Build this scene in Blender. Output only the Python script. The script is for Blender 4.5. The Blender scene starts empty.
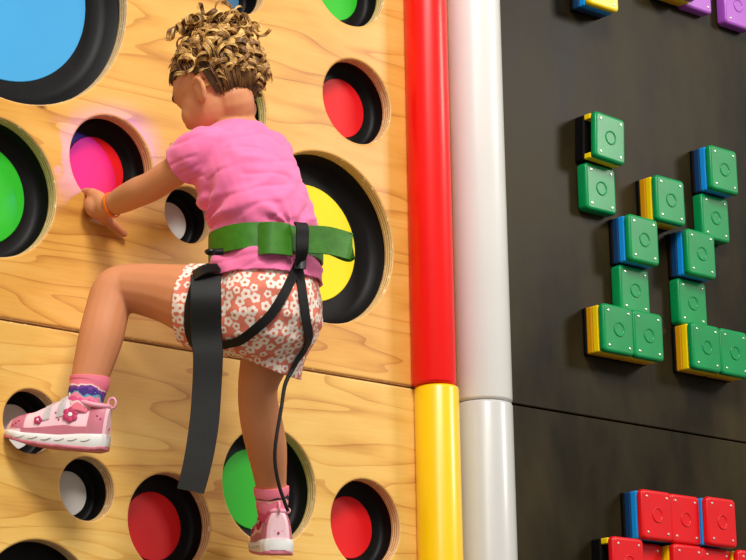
import bpy, bmesh, math, random
import numpy as np
from mathutils import Vector, Matrix, noise
from mathutils.bvhtree import BVHTree

random.seed(7)
scene = bpy.context.scene
COL = scene.collection

# ------------------------------------------------------------------ camera
Z0 = 2.30                                   # height of the picture centre on the wall
F_PX, W_PX, H_PX = 2314.1, 746.0, 560.0
FW = Vector((0.63407602, 0.730284, 0.25422998))
RT = Vector((0.75773852, -0.65236351, -0.01594299))
UP = Vector((-0.15420745, -0.20274892, 0.96701238))
CAM = Vector((0, 0, Z0)) - 4.4 * FW
cd = bpy.data.cameras.new('camera')
cd.sensor_width = 36.0
cd.lens = F_PX / W_PX * 36.0
cd.clip_start = 0.05
co = bpy.data.objects.new('camera', cd)
COL.objects.link(co)
co.matrix_world = Matrix(((RT.x, UP.x, -FW.x, CAM.x), (RT.y, UP.y, -FW.y, CAM.y), (RT.z, UP.z, -FW.z, CAM.z), (0, 0, 0, 1)))
scene.camera = co

# ------------------------------------------------------------------ world, lights, exposure
wd = bpy.data.worlds.new('hall_ambient')
scene.world = wd
wd.use_nodes = True
wd.node_tree.nodes['Background'].inputs['Color'].default_value = (1.0, 0.95, 0.88, 1)
wd.node_tree.nodes['Background'].inputs['Strength'].default_value = 0.36

def area(name, loc, target, sx, sy, power, color):
    l = bpy.data.lights.new(name, 'AREA')
    l.shape = 'RECTANGLE'; l.size = sx; l.size_y = sy; l.energy = power; l.color = color
    o = bpy.data.objects.new(name, l); COL.objects.link(o)
    o.location = loc
    o.rotation_euler = (Vector(target) - Vector(loc)).to_track_quat('-Z', 'Y').to_euler()
    return o
area('ceiling_lamp_key', (-1.7, -3.7, 5.7), (-0.1, 0, 2.1), 1.4, 1.4, 250, (1.0, 0.965, 0.91))
area('ceiling_lamp_side', (3.4, -3.4, 4.2), (0.2, 0, 2.3), 1.0, 1.0, 85, (1.0, 0.95, 0.88))
area('ceiling_lamp_back', (-3.8, -4.6, 4.8), (-0.3, 0, 2.2), 1.8, 1.8, 60, (1.0, 0.95, 0.90))
sl = bpy.data.lights.new('violet_stage_spot', 'SPOT')
sl.energy = 640; sl.color = (0.10, 0.03, 1.0); sl.spot_size = math.radians(4.1); sl.spot_blend = 1.0; sl.shadow_soft_size = 0.02
so = bpy.data.objects.new('violet_stage_spot', sl); COL.objects.link(so)
so.location = (1.2, -2.0, Z0 + 1.12)
so.rotation_euler = (Vector((-0.62, 0.0, Z0 + 0.125)) - so.location).to_track_quat('-Z', 'Y').to_euler()

scene.view_settings.view_transform = 'Standard'
scene.view_settings.look = 'None'
scene.view_settings.gamma = 1.0
scene.view_settings.use_curve_mapping = False
scene.view_settings.exposure = 0.0

# ------------------------------------------------------------------ helpers
def P(px, py, y):
    """point of the plane y metres from the wall (negative: in front of it) behind a picture position"""
    d = FW + RT * ((px - W_PX / 2) / F_PX) - UP * ((py - H_PX / 2) / F_PX)
    return CAM + d * ((y - CAM.y) / d.y)

def ray(px, py):
    return (FW + RT * ((px - W_PX / 2) / F_PX) - UP * ((py - H_PX / 2) / F_PX)).normalized()

def lin(r, g, b):
    f = lambda c: (c / 255 / 12.92) if c / 255 <= 0.04045 else ((c / 255 + 0.055) / 1.055) ** 2.4
    return (f(r), f(g), f(b), 1)

def new_mat(name):
    m = bpy.data.materials.new(name); m.use_nodes = True
    nt = m.node_tree
    return m, nt, nt.nodes, nt.links, nt.nodes['Principled BSDF']

def mat(name, rgb, rough=0.5, spec=0.5, var=0.0, vscale=20, bump=0.0, bscale=120, sss=0.0, coat=0.0, sheen=0.0, metal=0.0):
    m, nt, N, L, b = new_mat(name)
    c = lin(*rgb)
    b.inputs['Base Color'].default_value = c
    b.inputs['Roughness'].default_value = rough
    b.inputs['Specular IOR Level'].default_value = spec
    b.inputs['Metallic'].default_value = metal
    b.inputs['Coat Weight'].default_value = coat
    b.inputs['Coat Roughness'].default_value = 0.15
    b.inputs['Sheen Weight'].default_value = sheen
    if sss:
        b.inputs['Subsurface Weight'].default_value = sss
        b.inputs['Subsurface Radius'].default_value = (0.010, 0.004, 0.002)
        b.inputs['Subsurface Scale'].default_value = 1.0
    tc = N.new('ShaderNodeTexCoord')
    if var:
        n = N.new('ShaderNodeTexNoise'); n.inputs['Scale'].default_value = vscale; n.inputs['Detail'].default_value = 5
        L.new(tc.outputs['Object'], n.inputs['Vector'])
        rp = N.new('ShaderNodeValToRGB')
        rp.color_ramp.elements[0].position = 0.3; rp.color_ramp.elements[1].position = 0.7
        rp.color_ramp.elements[0].color = (c[0] * (1 - var), c[1] * (1 - var), c[2] * (1 - var), 1)
        rp.color_ramp.elements[1].color = (min(1, c[0] * (1 + var)), min(1, c[1] * (1 + var)), min(1, c[2] * (1 + var)), 1)
        L.new(n.outputs['Fac'], rp.inputs['Fac']); L.new(rp.outputs['Color'], b.inputs['Base Color'])
    if bump:
        n2 = N.new('ShaderNodeTexNoise'); n2.inputs['Scale'].default_value = bscale; n2.inputs['Detail'].default_value = 4
        L.new(tc.outputs['Object'], n2.inputs['Vector'])
        bp = N.new('ShaderNodeBump'); bp.inputs['Strength'].default_value = bump; bp.inputs['Distance'].default_value = 0.002
        L.new(n2.outputs['Fac'], bp.inputs['Height']); L.new(bp.outputs['Normal'], b.inputs['Normal'])
    return m

def obj_from_mesh(name, me, material=None, parent=None):
    o = bpy.data.objects.new(name, me); COL.objects.link(o)
    if material is not None:
        me.materials.append(material)
    if parent is not None:
        o.parent = parent
    return o

def obj(name, bm, material=None, parent=None, smooth=True, sharp=True):
    bmesh.ops.recalc_face_normals(bm, faces=bm.faces[:])
    me = bpy.data.meshes.new(name); bm.to_mesh(me); bm.free()
    if smooth:
        for p in me.polygons: p.use_smooth = True
        if sharp: me.set_sharp_from_angle(angle=math.radians(50))
    return obj_from_mesh(name, me, material, parent)

def empty(name, loc=(0, 0, 0)):
    o = bpy.data.objects.new(name, None); COL.objects.link(o); o.location = loc
    o.empty_display_size = 0.05
    return o

def tag(o, label=None, cat=None, group=None, kind=None):
    if label: o['label'] = label
    if cat: o['category'] = cat
    if group: o['group'] = group
    if kind: o['kind'] = kind
    return o

def keep_world(o, parent):
    """parent a mesh built in world coordinates; parents are unrotated, meshes sit at the origin"""
    o.parent = parent
    if parent.type == 'EMPTY': o.matrix_parent_inverse = Matrix.Translation(-parent.location)

def evaluated_mesh(o, name):
    dg = bpy.context.evaluated_depsgraph_get()
    me = bpy.data.meshes.new_from_object(o.evaluated_get(dg))
    me.name = name
    old = o.data
    bpy.data.objects.remove(o)
    return me

def rounded_box(bm, c, hx, hy, hz, bev=0.004, seg=2):
    r = bmesh.ops.create_cube(bm, size=2)
    vs = r['verts']
    for v in vs: v.co = Vector((v.co.x * hx, v.co.y * hy, v.co.z * hz)) + Vector(c)
    es = list({e for v in vs for e in v.link_edges})
    bmesh.ops.bevel(bm, geom=es, offset=bev, segments=seg, profile=0.5, affect='EDGES', clamp_overlap=True)

def loft(bm, rings, cap=True):
    """rings: list of lists of Vectors (equal length)"""
    vr = [[bm.verts.new(p) for p in r] for r in rings]
    n = len(vr[0])
    for a, b in zip(vr, vr[1:]):
        for i in range(n):
            bm.faces.new((a[i], a[(i + 1) % n], b[(i + 1) % n], b[i]))
    if cap:
        bm.faces.new(vr[0]); bm.faces.new(vr[-1])
    return vr

def ellipse(c, A, B, n=24, power=2.0):
    out = []
    for i in range(n):
        t = 2 * math.pi * i / n
        ct, st = math.cos(t), math.sin(t)
        if power != 2.0:
            ct = math.copysign(abs(ct) ** (2 / power), ct); st = math.copysign(abs(st) ** (2 / power), st)
        out.append(Vector(c) + Vector(A) * ct + Vector(B) * st)
    return out

def catmull(pts, rads, sub=6):
    n = len(pts); op = []; orr = []
    for i in range(n - 1):
        p0 = pts[max(i - 1, 0)]; p1 = pts[i]; p2 = pts[i + 1]; p3 = pts[min(i + 2, n - 1)]
        r0 = rads[max(i - 1, 0)]; r1 = rads[i]; r2 = rads[i + 1]; r3 = rads[min(i + 2, n - 1)]
        for k in range(sub):
            t = k / sub; t2 = t * t; t3 = t2 * t
            f = lambda a, b, c, d: 0.5 * ((2 * b) + (c - a) * t + (2 * a - 5 * b + 4 * c - d) * t2 + (3 * b - a - 3 * c + d) * t3)
            op.append(f(p0, p1, p2, p3)); orr.append(f(r0, r1, r2, r3))
    op.append(pts[-1].copy()); orr.append(rads[-1])
    return op, orr

def tube(bm, pts, rads, seg=16, sub=6, cap=True, balls=False):
    pts = [Vector(p) for p in pts]
    if isinstance(rads, (int, float)): rads = [rads] * len(pts)
    if sub > 1 and len(pts) > 1: pts, rads = catmull(pts, rads, sub)
    rings = []
    t0 = (pts[1] - pts[0]).normalized()
    ref = Vector((0, 0, 1)) if abs(t0.z) < 0.9 else Vector((1, 0, 0))
    A = t0.cross(ref).normalized()
    for i, p in enumerate(pts):
        t = (pts[min(i + 1, len(pts) - 1)] - pts[max(i - 1, 0)])
        if t.length < 1e-9: t = t0
        t.normalize()
        A = (A - t * A.dot(t)).normalized()
        B = t.cross(A)
        rings.append(ellipse(p, A * rads[i], B * rads[i], seg))
    loft(bm, rings, cap)
    if balls:
        for p, r in ((pts[0], rads[0]), (pts[-1], rads[-1])): ball(bm, p, (r, r, r))

def ball(bm, c, rad, rot=None, sub=3):
    r = bmesh.ops.create_icosphere(bm, subdivisions=sub, radius=1)
    M = rot if rot is not None else Matrix.Identity(3)
    for v in r['verts']:
        v.co = Vector(c) + M @ Vector((v.co.x * rad[0], v.co.y * rad[1], v.co.z * rad[2]))

def ribbon(bm, pts, nrms, width, thick=0.002, sub=6):
    """flat webbing following pts; nrms point out of its face"""
    pts = [Vector(p) for p in pts]; nrms = [Vector(n).normalized() for n in nrms]
    if isinstance(width, (int, float)): width = [width] * len(pts)
    if sub > 1:
        q, w = catmull(pts, list(width), sub); nn = []
        for i in range(len(nrms) - 1):
            for k in range(sub): nn.append(nrms[i].lerp(nrms[i + 1], k / sub).normalized())
        nn.append(nrms[-1])
    else: q, w, nn = pts, list(width), nrms
    rings = []
    for i, p in enumerate(q):
        t = (q[min(i + 1, len(q) - 1)] - q[max(i - 1, 0)]).normalized()
        n = (nn[i] - t * nn[i].dot(t)).normalized()
        s = t.cross(n) * (w[i] / 2); h = n * (thick / 2)
        rings.append([p - s * .96 - h, p + s * .96 - h, p + s, p + s * .96 + h, p - s * .96 + h, p - s])
    loft(bm, rings, True)

def remesh(bm, voxel, smooth=2, name='m'):
    bmesh.ops.recalc_face_normals(bm, faces=bm.faces[:])
    me = bpy.data.meshes.new(name + '_src'); bm.to_mesh(me); bm.free()
    o = bpy.data.objects.new(name + '_src', me); COL.objects.link(o)
    md = o.modifiers.new('r', 'REMESH'); md.mode = 'VOXEL'; md.voxel_size = voxel; md.use_smooth_shade = True
    if smooth:
        sm = o.modifiers.new('s', 'SMOOTH'); sm.factor = 0.5; sm.iterations = smooth
    return evaluated_mesh(o, name)

def cut(bm, co_, no, center=None, radius=None):
    """open the mesh: remove what lies beyond the plane (only near center when given)"""
    if center is None: geom = bm.verts[:] + bm.edges[:] + bm.faces[:]
    else:
        fs = [f for f in bm.faces if (f.calc_center_median() - center).length < radius]
        vs = list({v for f in fs for v in f.verts}); es = list({e for f in fs for e in f.edges})
        geom = vs + es + fs
    bmesh.ops.bisect_plane(bm, geom=geom, plane_co=co_, plane_no=no, clear_outer=False, clear_inner=False)
    no = Vector(no).normalized()
    dead = []
    for f in bm.faces:
        c = f.calc_center_median()
        if (c - co_).dot(no) > 0 and (center is None or (c - center).length < radius): dead.append(f)
    bmesh.ops.delete(bm, geom=dead, context='FACES')

# ------------------------------------------------------------------ materials
def ply_face(name, light, mid, dark, seed):
    m, nt, N, L, b = new_mat(name)
    tc = N.new('ShaderNodeTexCoord')
    mp = N.new('ShaderNodeMapping'); mp.inputs['Scale'].default_value = (0.38, 1, 2.9); mp.inputs['Location'].default_value = (seed, 0, seed * .7)
    L.new(tc.outputs['Object'], mp.inputs['Vector'])
    big = N.new('ShaderNodeTexNoise'); big.inputs['Scale'].default_value = 2.6; big.inputs['Detail'].default_value = 2.2; big.inputs['Roughness'].default_value = .45; big.inputs['Distortion'].default_value = .25
    L.new(mp.outputs['Vector'], big.inputs['Vector'])
    # growth rings: contour lines of a slow stretched noise -> cathedral figure
    mul = N.new('ShaderNodeMath'); mul.operation = 'MULTIPLY'; mul.inputs[1].default_value = 11.0
    L.new(big.outputs['Fac'], mul.inputs[0])
    fr = N.new('ShaderNodeMath'); fr.operation = 'FRACT'; L.new(mul.outputs[0], fr.inputs[0])
    rp = N.new('ShaderNodeValToRGB'); e = rp.color_ramp.elements
    e[0].position = 0.0; e[0].color = (.20, .20, .20, 1)
    e[1].position = 1.0; e[1].color = (.9, .9, .9, 1)
    k = e.new(.62); k.color = (.12, .12, .12, 1)
    k = e.new(.88); k.color = (.55, .55, .55, 1)
    k = e.new(.97); k.color = (1, 1, 1, 1)
    L.new(fr.outputs[0], rp.inputs['Fac'])
    # fine fibres along the grain
    mp2 = N.new('ShaderNodeMapping'); mp2.inputs['Scale'].default_value = (3, 1, 90); L.new(tc.outputs['Object'], mp2.inputs['Vector'])
    fib = N.new('ShaderNodeTexNoise'); fib.inputs['Scale'].default_value = 3; fib.inputs['Detail'].default_value = 4
    L.new(mp2.outputs['Vector'], fib.inputs['Vector'])
    # broad tone patches
    mp3 = N.new('ShaderNodeMapping'); mp3.inputs['Scale'].default_value = (1.2, 1, 4.0); L.new(tc.outputs['Object'], mp3.inputs['Vector'])
    pat = N.new('ShaderNodeTexNoise'); pat.inputs['Scale'].default_value = 3.2; pat.inputs['Detail'].default_value = 3; L.new(mp3.outputs['Vector'], pat.inputs['Vector'])
    add = N.new('ShaderNodeMath'); add.operation = 'MULTIPLY_ADD'; add.inputs[1].default_value = .36
    L.new(rp.outputs['Color'], add.inputs[0])
    a2 = N.new('ShaderNodeMath'); a2.operation = 'MULTIPLY_ADD'; a2.inputs[1].default_value = .30; L.new(fib.outputs['Fac'], a2.inputs[0])
    pr = N.new('ShaderNodeMapRange'); pr.inputs['From Min'].default_value = .3; pr.inputs['From Max'].default_value = .75; pr.inputs['To Min'].default_value = 0; pr.inputs['To Max'].default_value = .48
    L.new(pat.outputs['Fac'], pr.inputs['Value']); L.new(pr.outputs['Result'], a2.inputs[2]); L.new(a2.outputs[0], add.inputs[2])
    cr = N.new('ShaderNodeValToRGB'); c = cr.color_ramp.elements
    c[0].position = .12; c[0].color = lin(*light); c[1].position = .95; c[1].color = lin(*dark)
    q = c.new(.48); q.color = lin(*mid)
    L.new(add.outputs[0], cr.inputs['Fac'])
    # scattered knots
    mpk = N.new('ShaderNodeMapping'); mpk.inputs['Scale'].default_value = (1, 1, 2.2); mpk.inputs['Location'].default_value = (seed * 2.1, 0, seed); L.new(tc.outputs['Object'], mpk.inputs['Vector'])
    vo = N.new('ShaderNodeTexVoronoi'); vo.inputs['Scale'].default_value = 4.3; L.new(mpk.outputs['Vector'], vo.inputs['Vector'])
    kr = N.new('ShaderNodeMapRange'); kr.inputs['From Min'].default_value = .022; kr.inputs['From Max'].default_value = .06; kr.inputs['To Min'].default_value = .85; kr.inputs['To Max'].default_value = 0
    L.new(vo.outputs['Distance'], kr.inputs['Value'])
    mx = N.new('ShaderNodeMixRGB'); mx.inputs['Color2'].default_value = lin(96, 52, 22)
    L.new(kr.outputs['Result'], mx.inputs['Fac']); L.new(cr.outputs['Color'], mx.inputs['Color1']); L.new(mx.outputs['Color'], b.inputs['Base Color'])
    b.inputs['Roughness'].default_value = .38
    b.inputs['Specular IOR Level'].default_value = .25
    b.inputs['Coat Weight'].default_value = .06; b.inputs['Coat Roughness'].default_value = .22
    bp = N.new('ShaderNodeBump'); bp.inputs['Strength'].default_value = .06; bp.inputs['Distance'].default_value = .002
    L.new(add.outputs[0], bp.inputs['Height']); L.new(bp.outputs['Normal'], b.inputs['Normal'])
    return m

def ply_edge():
    m, nt, N, L, b = new_mat('plywood_edge')
    tc = N.new('ShaderNodeTexCoord'); sp = N.new('ShaderNodeSeparateXYZ'); L.new(tc.outputs['Object'], sp.inputs['Vector'])
    n = N.new('ShaderNodeTexNoise'); n.inputs['Scale'].default_value = 60; n.inputs['Detail'].default_value = 5; L.new(tc.outputs['Object'], n.inputs['Vector'])
    ma = N.new('ShaderNodeMath'); ma.operation = 'MULTIPLY_ADD'; ma.inputs[1].default_value = 330; L.new(sp.outputs['Y'], ma.inputs[0])
    nz = N.new('ShaderNodeMath'); nz.operation = 'MULTIPLY'; nz.inputs[1].default_value = .5; L.new(n.outputs['Fac'], nz.inputs[0]); L.new(nz.outputs[0], ma.inputs[2])
    fr = N.new('ShaderNodeMath'); fr.operation = 'PINGPONG'; fr.inputs[1].default_value = 1.0; L.new(ma.outputs[0], fr.inputs[0])
    cr = N.new('ShaderNodeValToRGB'); c = cr.color_ramp.elements
    c[0].position = .25; c[0].color = lin(252, 218, 160); c[1].position = .85; c[1].color = lin(198, 146, 86)
    L.new(fr.outputs[0], cr.inputs['Fac'])
    # torn chips along the routed edge, the bright glints on them painted pale
    n2 = N.new('ShaderNodeTexNoise'); n2.inputs['Scale'].default_value = 110; n2.inputs['Detail'].default_value = 3; L.new(tc.outputs['Object'], n2.inputs['Vector'])
    mr = N.new('ShaderNodeMapRange'); mr.inputs['From Min'].default_value = .60; mr.inputs['From Max'].default_value = .68; L.new(n2.outputs['Fac'], mr.inputs['Value'])
    mx = N.new('ShaderNodeMixRGB'); mx.inputs['Color2'].default_value = lin(250, 226, 178); L.new(mr.outputs['Result'], mx.inputs['Fac']); L.new(cr.outputs['Color'], mx.inputs['Color1'])
    L.new(mx.outputs['Color'], b.inputs['Base Color'])
    b.inputs['Roughness'].default_value = .5
    bp = N.new('ShaderNodeBump'); bp.inputs['Strength'].default_value = .5; bp.inputs['Distance'].default_value = .002
    L.new(n.outputs['Fac'], bp.inputs['Height']); L.new(bp.outputs['Normal'], b.inputs['Normal'])
    return m

def black_panel():
    m, nt, N, L, b = new_mat('black_laminate')
    tc = N.new('ShaderNodeTexCoord')
    mp = N.new('ShaderNodeMapping'); mp.inputs['Scale'].default_value = (2.2, 1, .9); L.new(tc.outputs['Object'], mp.inputs['Vector'])
    n = N.new('ShaderNodeTexNoise'); n.inputs['Scale'].default_value = 2.2; n.inputs['Detail'].default_value = 5; n.inputs['Roughness'].default_value = .55; L.new(mp.outputs['Vector'], n.inputs['Vector'])
    cr = N.new('ShaderNodeValToRGB'); cr.color_ramp.elements[0].position = .3; cr.color_ramp.elements[1].position = .75
    cr.color_ramp.elements[0].color = lin(10, 8, 4); cr.color_ramp.elements[1].color = lin(64, 54, 32)  # brown mottling in the base colour stands in for blurred reflections
    L.new(n.outputs['Fac'], cr.inputs['Fac']); L.new(cr.outputs['Color'], b.inputs['Base Color'])
    rr = N.new('ShaderNodeMapRange'); rr.inputs['To Min'].default_value = .28; rr.inputs['To Max'].default_value = .5; L.new(n.outputs['Fac'], rr.inputs['Value']); L.new(rr.outputs['Result'], b.inputs['Roughness'])
    b.inputs['Specular IOR Level'].default_value = .10
    n3 = N.new('ShaderNodeTexNoise'); n3.inputs['Scale'].default_value = 7; n3.inputs['Detail'].default_value = 2; L.new(tc.outputs['Object'], n3.inputs['Vector'])
    bp = N.new('ShaderNodeBump'); bp.inputs['Strength'].default_value = .25; bp.inputs['Distance'].default_value = .004
    L.new(n3.outputs['Fac'], bp.inputs['Height']); L.new(bp.outputs['Normal'], b.inputs['Normal'])
    return m

M_UP = ply_face('plywood_upper', (238, 188, 102), (225, 165, 76), (172, 104, 38), 3.1)
M_LO = ply_face('plywood_lower', (244, 204, 120), (232, 182, 92), (186, 120, 50), 8.4)
M_EDGE = ply_edge()
M_BLK = black_panel()
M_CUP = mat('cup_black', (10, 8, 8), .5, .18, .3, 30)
M_GREY = mat('floor_mat', (92, 88, 84), .8, .3, .1, 6)
M_BACK = mat('backing_board', (46, 36, 26), .8)
M_SCREW = mat('screw_steel', (225, 225, 215), .3, .5, metal=.7)

# ------------------------------------------------------------------ the setting
SEAM = -0.196
bm = bmesh.new(); rounded_box(bm, (0, -2.2, -0.05), 3.6, 2.6, 0.05, .01)
tag(obj('floor', bm, M_GREY), 'grey padded floor below the climbing wall', 'floor', kind='structure')
bm = bmesh.new(); rounded_box(bm, (0, 0.16, 2.3), 2.3, 0.02, 1.95, .005)
tag(obj('wall_back', bm, M_BACK), 'dark backing wall behind the climbing panels', 'wall', kind='structure')

S = 4.4 / 5.2
HOLES = {   # centre x, z and radius of the round openings, measured on the wall
    'blue': (-.9415 * S, .4854 * S, .2692 * S), 'green_edge': (-.9881 * S, .0352 * S, .1488 * S),
    'magenta': (-.7103 * S, .1372 * S, .1063 * S), 'red_high': (-.0383 * S, .4154 * S, .1049 * S),
    'yellow': (-.1347 * S, .0774 * S, .2005 * S), 'white_low': (-.7576 * S, -.548 * S, .0681 * S),
    'red_low': (-.5564 * S, -.5975 * S, .1065 * S), 'green_foot': (-.2969 * S, -.4954 * S, .1293 * S),
    'red_corner': (-.0317 * S, -.5541 * S, .1028 * S), 'white_foot': (-.89 * S, -.4277 * S, .0685 * S),
    'green_top': (-.0548 * S, .701 * S, .1087 * S), 'white_arm': (-.5118 * S, .0609 * S, .0660 * S)}
def addhole(name, px, py, r):
    p = P(px, py, 0); HOLES[name] = (p.x, p.z - Z0, r * S)
addhole('blue_small', 242, -14, .0685)
addhole('dark_bottom', 39, 609, .138)
addhole('green_head', 224, 104, .122)

def panel_mesh(x0, x1, z0, z1, holes, thick, bev, name):
    cu = bpy.data.curves.new(name, 'CURVE'); cu.dimensions = '2D'; cu.fill_mode = 'BOTH'
    cu.extrude = thick / 2 - bev; cu.bevel_depth = bev; cu.bevel_resolution = 2
    sp = cu.splines.new('POLY'); sp.points.add(3); sp.use_cyclic_u = True
    for p, c in zip(sp.points, ((x0 + bev, z0 + bev), (x1 - bev, z0 + bev), (x1 - bev, z1 - bev), (x0 + bev, z1 - bev))): p.co = (c[0], c[1], 0, 1)
    for hx, hz, r in holes:
        n = 96
        sp = cu.splines.new('POLY'); sp.points.add(n - 1); sp.use_cyclic_u = True
        for i, p in enumerate(sp.points):
            t = -2 * math.pi * i / n; p.co = (hx + (r + bev * 0) * math.cos(t), hz + r * math.sin(t), 0, 1)
    o = bpy.data.objects.new(name, cu); COL.objects.link(o)
    me = evaluated_mesh(o, name)
    # curve lies in XY: stand it up so that local Z -> -Y (front faces the hall)
    me.transform(Matrix(((1, 0, 0, 0), (0, 0, -1, thick / 2), (0, 1, 0, 0), (0, 0, 0, 1))))
    return me

PLY = 0.026
wall = empty('wall_front', (0, 0, Z0))
tag(wall, 'pine plywood climbing wall with round holes', 'wall', kind='structure')
def hole_in(z0, z1): return [h for h in HOLES.values() if z0 < h[1] < z1]
for nm, z0, z1, m in (('plywood_panel', SEAM + .002, 1.25, M_UP), ('plywood_panel', -1.45, SEAM - .002, M_LO)):
    me = panel_mesh(-1.75, .20, z0, z1, hole_in(z0, z1), PLY, .0045, nm)
    me.materials.clear(); me.materials.append(m); me.materials.append(M_EDGE)
    for p in me.polygons:
        p.material_index = 0 if abs(p.normal.y) > .8 else 1
        p.use_smooth = False
    o = obj_from_mesh(nm, me, None, wall)
dark = empty('wall_right', (0, 0, Z0))
tag(dark, 'glossy black panel wall carrying coloured block holds', 'wall', kind='structure')
for z0, z1 in ((SEAM + .0015, 1.25), (-1.45, SEAM - .0015)):
    bm = bmesh.new(); rounded_box(bm, ((.24 + 1.9) / 2, PLY / 2, (z0 + z1) / 2), (1.9 - .24) / 2, PLY / 2, (z1 - z0) / 2, .002)
    obj('black_panel', bm, M_BLK, dark, smooth=False)

# ------------------------------------------------------------------ cups behind the holes
def disc_mat(name, rgb): return mat(name, rgb, .5, .3, .03, 8)
MD = {'blue': disc_mat('disc_blue', (62, 158, 214)), 'green': disc_mat('disc_green', (44, 188, 40)), 'red': disc_mat('disc_red', (226, 14, 22)),
      'yellow': disc_mat('disc_yellow', (246, 222, 0)), 'white': disc_mat('disc_white', (238, 236, 232)), 'teal': disc_mat('disc_slate_blue', (70, 122, 158)), 'black': disc_mat('disc_black', (30, 24, 24))}
LAB = {
    'blue': ('blue', 'largest round cup, sky blue disc in black well, top left corner'),
    'green_edge': ('green', 'round black cup with green disc at the left edge beside the gripping hand'),
    'magenta': ('red', 'round black cup with magenta lit red disc, gripped by the hand'),
    'red_high': ('red', 'round black cup with red disc above the yellow one, beside the red post'),
    'yellow': ('yellow', 'large round black cup with bright yellow disc behind the belt loop'),
    'white_low': ('white', 'small black cup with pale grey disc just below the raised shoe'),
    'red_low': ('red', 'round black cup with red disc under the end of the hanging strap'),
    'green_foot': ('green', 'round black cup with green disc behind the standing foot'),
    'red_corner': ('red', 'round black cup with red disc low beside the yellow post'),
    'white_foot': ('white', 'small black cup with pale disc holding the raised shoe toe'),
    'green_top': ('green', 'round black cup with green disc cut off by the top edge of the picture'),
    'white_arm': ('white', 'small black cup with white disc under the outstretched arm'),
    'blue_small': ('teal', 'small black cup with slate blue disc above the curly hair'),
    'dark_bottom': ('black', 'plain black cup at the bottom left edge of the picture'),
    'green_head': ('green', 'round black cup with green disc mostly hidden behind the head')}
RAT = {'blue': .745, 'green_edge': .72}
for key, (hx, hz, r) in HOLES.items():
    col, lab = LAB[key]
    root = empty('wall_cup', (hx, PLY, Z0 + hz)); tag(root, lab, 'climbing hold', 'round cups in the plywood wall')
    ri = r + .001; dep = .036 if r < .062 else .027
    prof = [(ri + .02, 0.0005), (ri, 0.0005), (ri * .985, .004)]
    rb = ri * .86; fil = ri * .10
    prof += [(rb + fil, dep - fil * .9), (rb + fil * .6, dep - fil * .35), (rb, dep)]
    prof += [(r * (RAT.get(key, .67) - .005), dep)]
    prof2 = [(r * (RAT.get(key, .67) - .005), dep + .006), (ri + .006, dep + .006), (ri + .02, .006)]
    bm = bmesh.new(); n = 72
    rings = [[Vector((a * math.cos(2 * math.pi * i / n), d, a * math.sin(2 * math.pi * i / n))) for i in range(n)] for a, d in prof + prof2 + [prof[0]]]
    loft(bm, rings, cap=False); bmesh.ops.remove_doubles(bm, verts=bm.verts[:], dist=1e-6)
    obj('well', bm, M_CUP, root)
    bm = bmesh.new()
    rd = r * RAT.get(key, .67)
    loft(bm, [[Vector((a * math.cos(2 * math.pi * i / n), d, a * math.sin(2 * math.pi * i / n))) for i in range(n)] for a, d in ((rd, dep + .004), (rd, dep - .0015), (rd - .001, dep - .0025))])
    d = obj('disc', bm, MD[col], root, smooth=False); d['label'] = col.replace('teal', 'slate blue') + ' disc'

# ------------------------------------------------------------------ padded posts
def post(name, px, R, yc, z0, z1, m, label):
    c = P(px, 200, yc)
    root = empty(name, (c.x, yc, Z0 + z0)); tag(root, label, 'post', 'padded posts between the two walls')
    n = 64; L_ = z1 - z0; rr = .006
    prof = [(R * .55, 0.0), (R - rr, 0.0), (R - rr * .3, rr * .3), (R, rr), (R, L_ - rr), (R - rr * .3, L_ - rr * .3), (R - rr, L_), (R * .55, L_)]
    bm = bmesh.new()
    loft(bm, [[Vector((a * math.cos(2 * math.pi * i / n), a * math.sin(2 * math.pi * i / n), z)) for i in range(n)] for a, z in prof], True)
    o = obj('pad_sleeve', bm, m, root)
    return o
M_RED = mat('vinyl_red', (248, 12, 8), .36, .4, .03, 6, coat=.12)
M_YEL = mat('vinyl_yellow', (255, 206, 0), .34, .5, .03, 6, coat=.3)
M_WHT = mat('vinyl_white', (226, 224, 219), .36, .5, .02, 6, coat=.3)
M_WH2 = mat('vinyl_light_grey', (200, 200, 196), .36, .5, .02, 6, coat=.3)
YC = -.028
post('padded_post', 429.8, .0425, YC, SEAM + .0005, 1.25, M_RED, 'red padded round post cover above the yellow one')
post('padded_post', 432.0, .0430, YC, -1.45, SEAM - .0005, M_YEL, 'yellow padded round post cover below the red one')
post('padded_post', 478.0, .0560, YC, SEAM - .0175, 1.25, M_WHT, 'white padded round post cover between red post and black wall')
post('padded_post', 478.0, .0560, YC, -1.45, SEAM - .0185, M_WH2, 'light grey padded round post cover below the white one')

# ------------------------------------------------------------------ block holds
BW, BH = .0452, .0508
def plate_mesh(thick, name):
    cu = bpy.data.curves.new(name, 'CURVE'); cu.dimensions = '2D'; cu.fill_mode = 'BOTH'
    bev = .006
    cu.extrude = thick / 2 - bev; cu.bevel_depth = bev; cu.bevel_resolution = 3
    sp = cu.splines.new('POLY'); cr = .004; pts = []
    for cx, cz, a0 in ((1, 1, 0), (-1, 1, 90), (-1, -1, 180), (1, -1, 270)):
        for k in range(4):
            a = math.radians(a0 + 30 * k); pts.append((cx * (BW - bev - cr) + cr * math.cos(a), cz * (BH - bev - cr) + cr * math.sin(a)))
    sp.points.add(len(pts) - 1); sp.use_cyclic_u = True
    for p, c in zip(sp.points, pts): p.co = (c[0], c[1], 0, 1)
    o = bpy.data.objects.new(name, cu); COL.objects.link(o)
    me = evaluated_mesh(o, name)
    me.transform(Matrix(((1, 0, 0, 0), (0, 0, -1, thick / 2), (0, 1, 0, 0), (0, 0, 0, 1))))
    for p in me.polygons: p.use_smooth = abs(p.normal.y) < .99
    return me
PLATE = plate_mesh(.017, 'front_plate')
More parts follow.
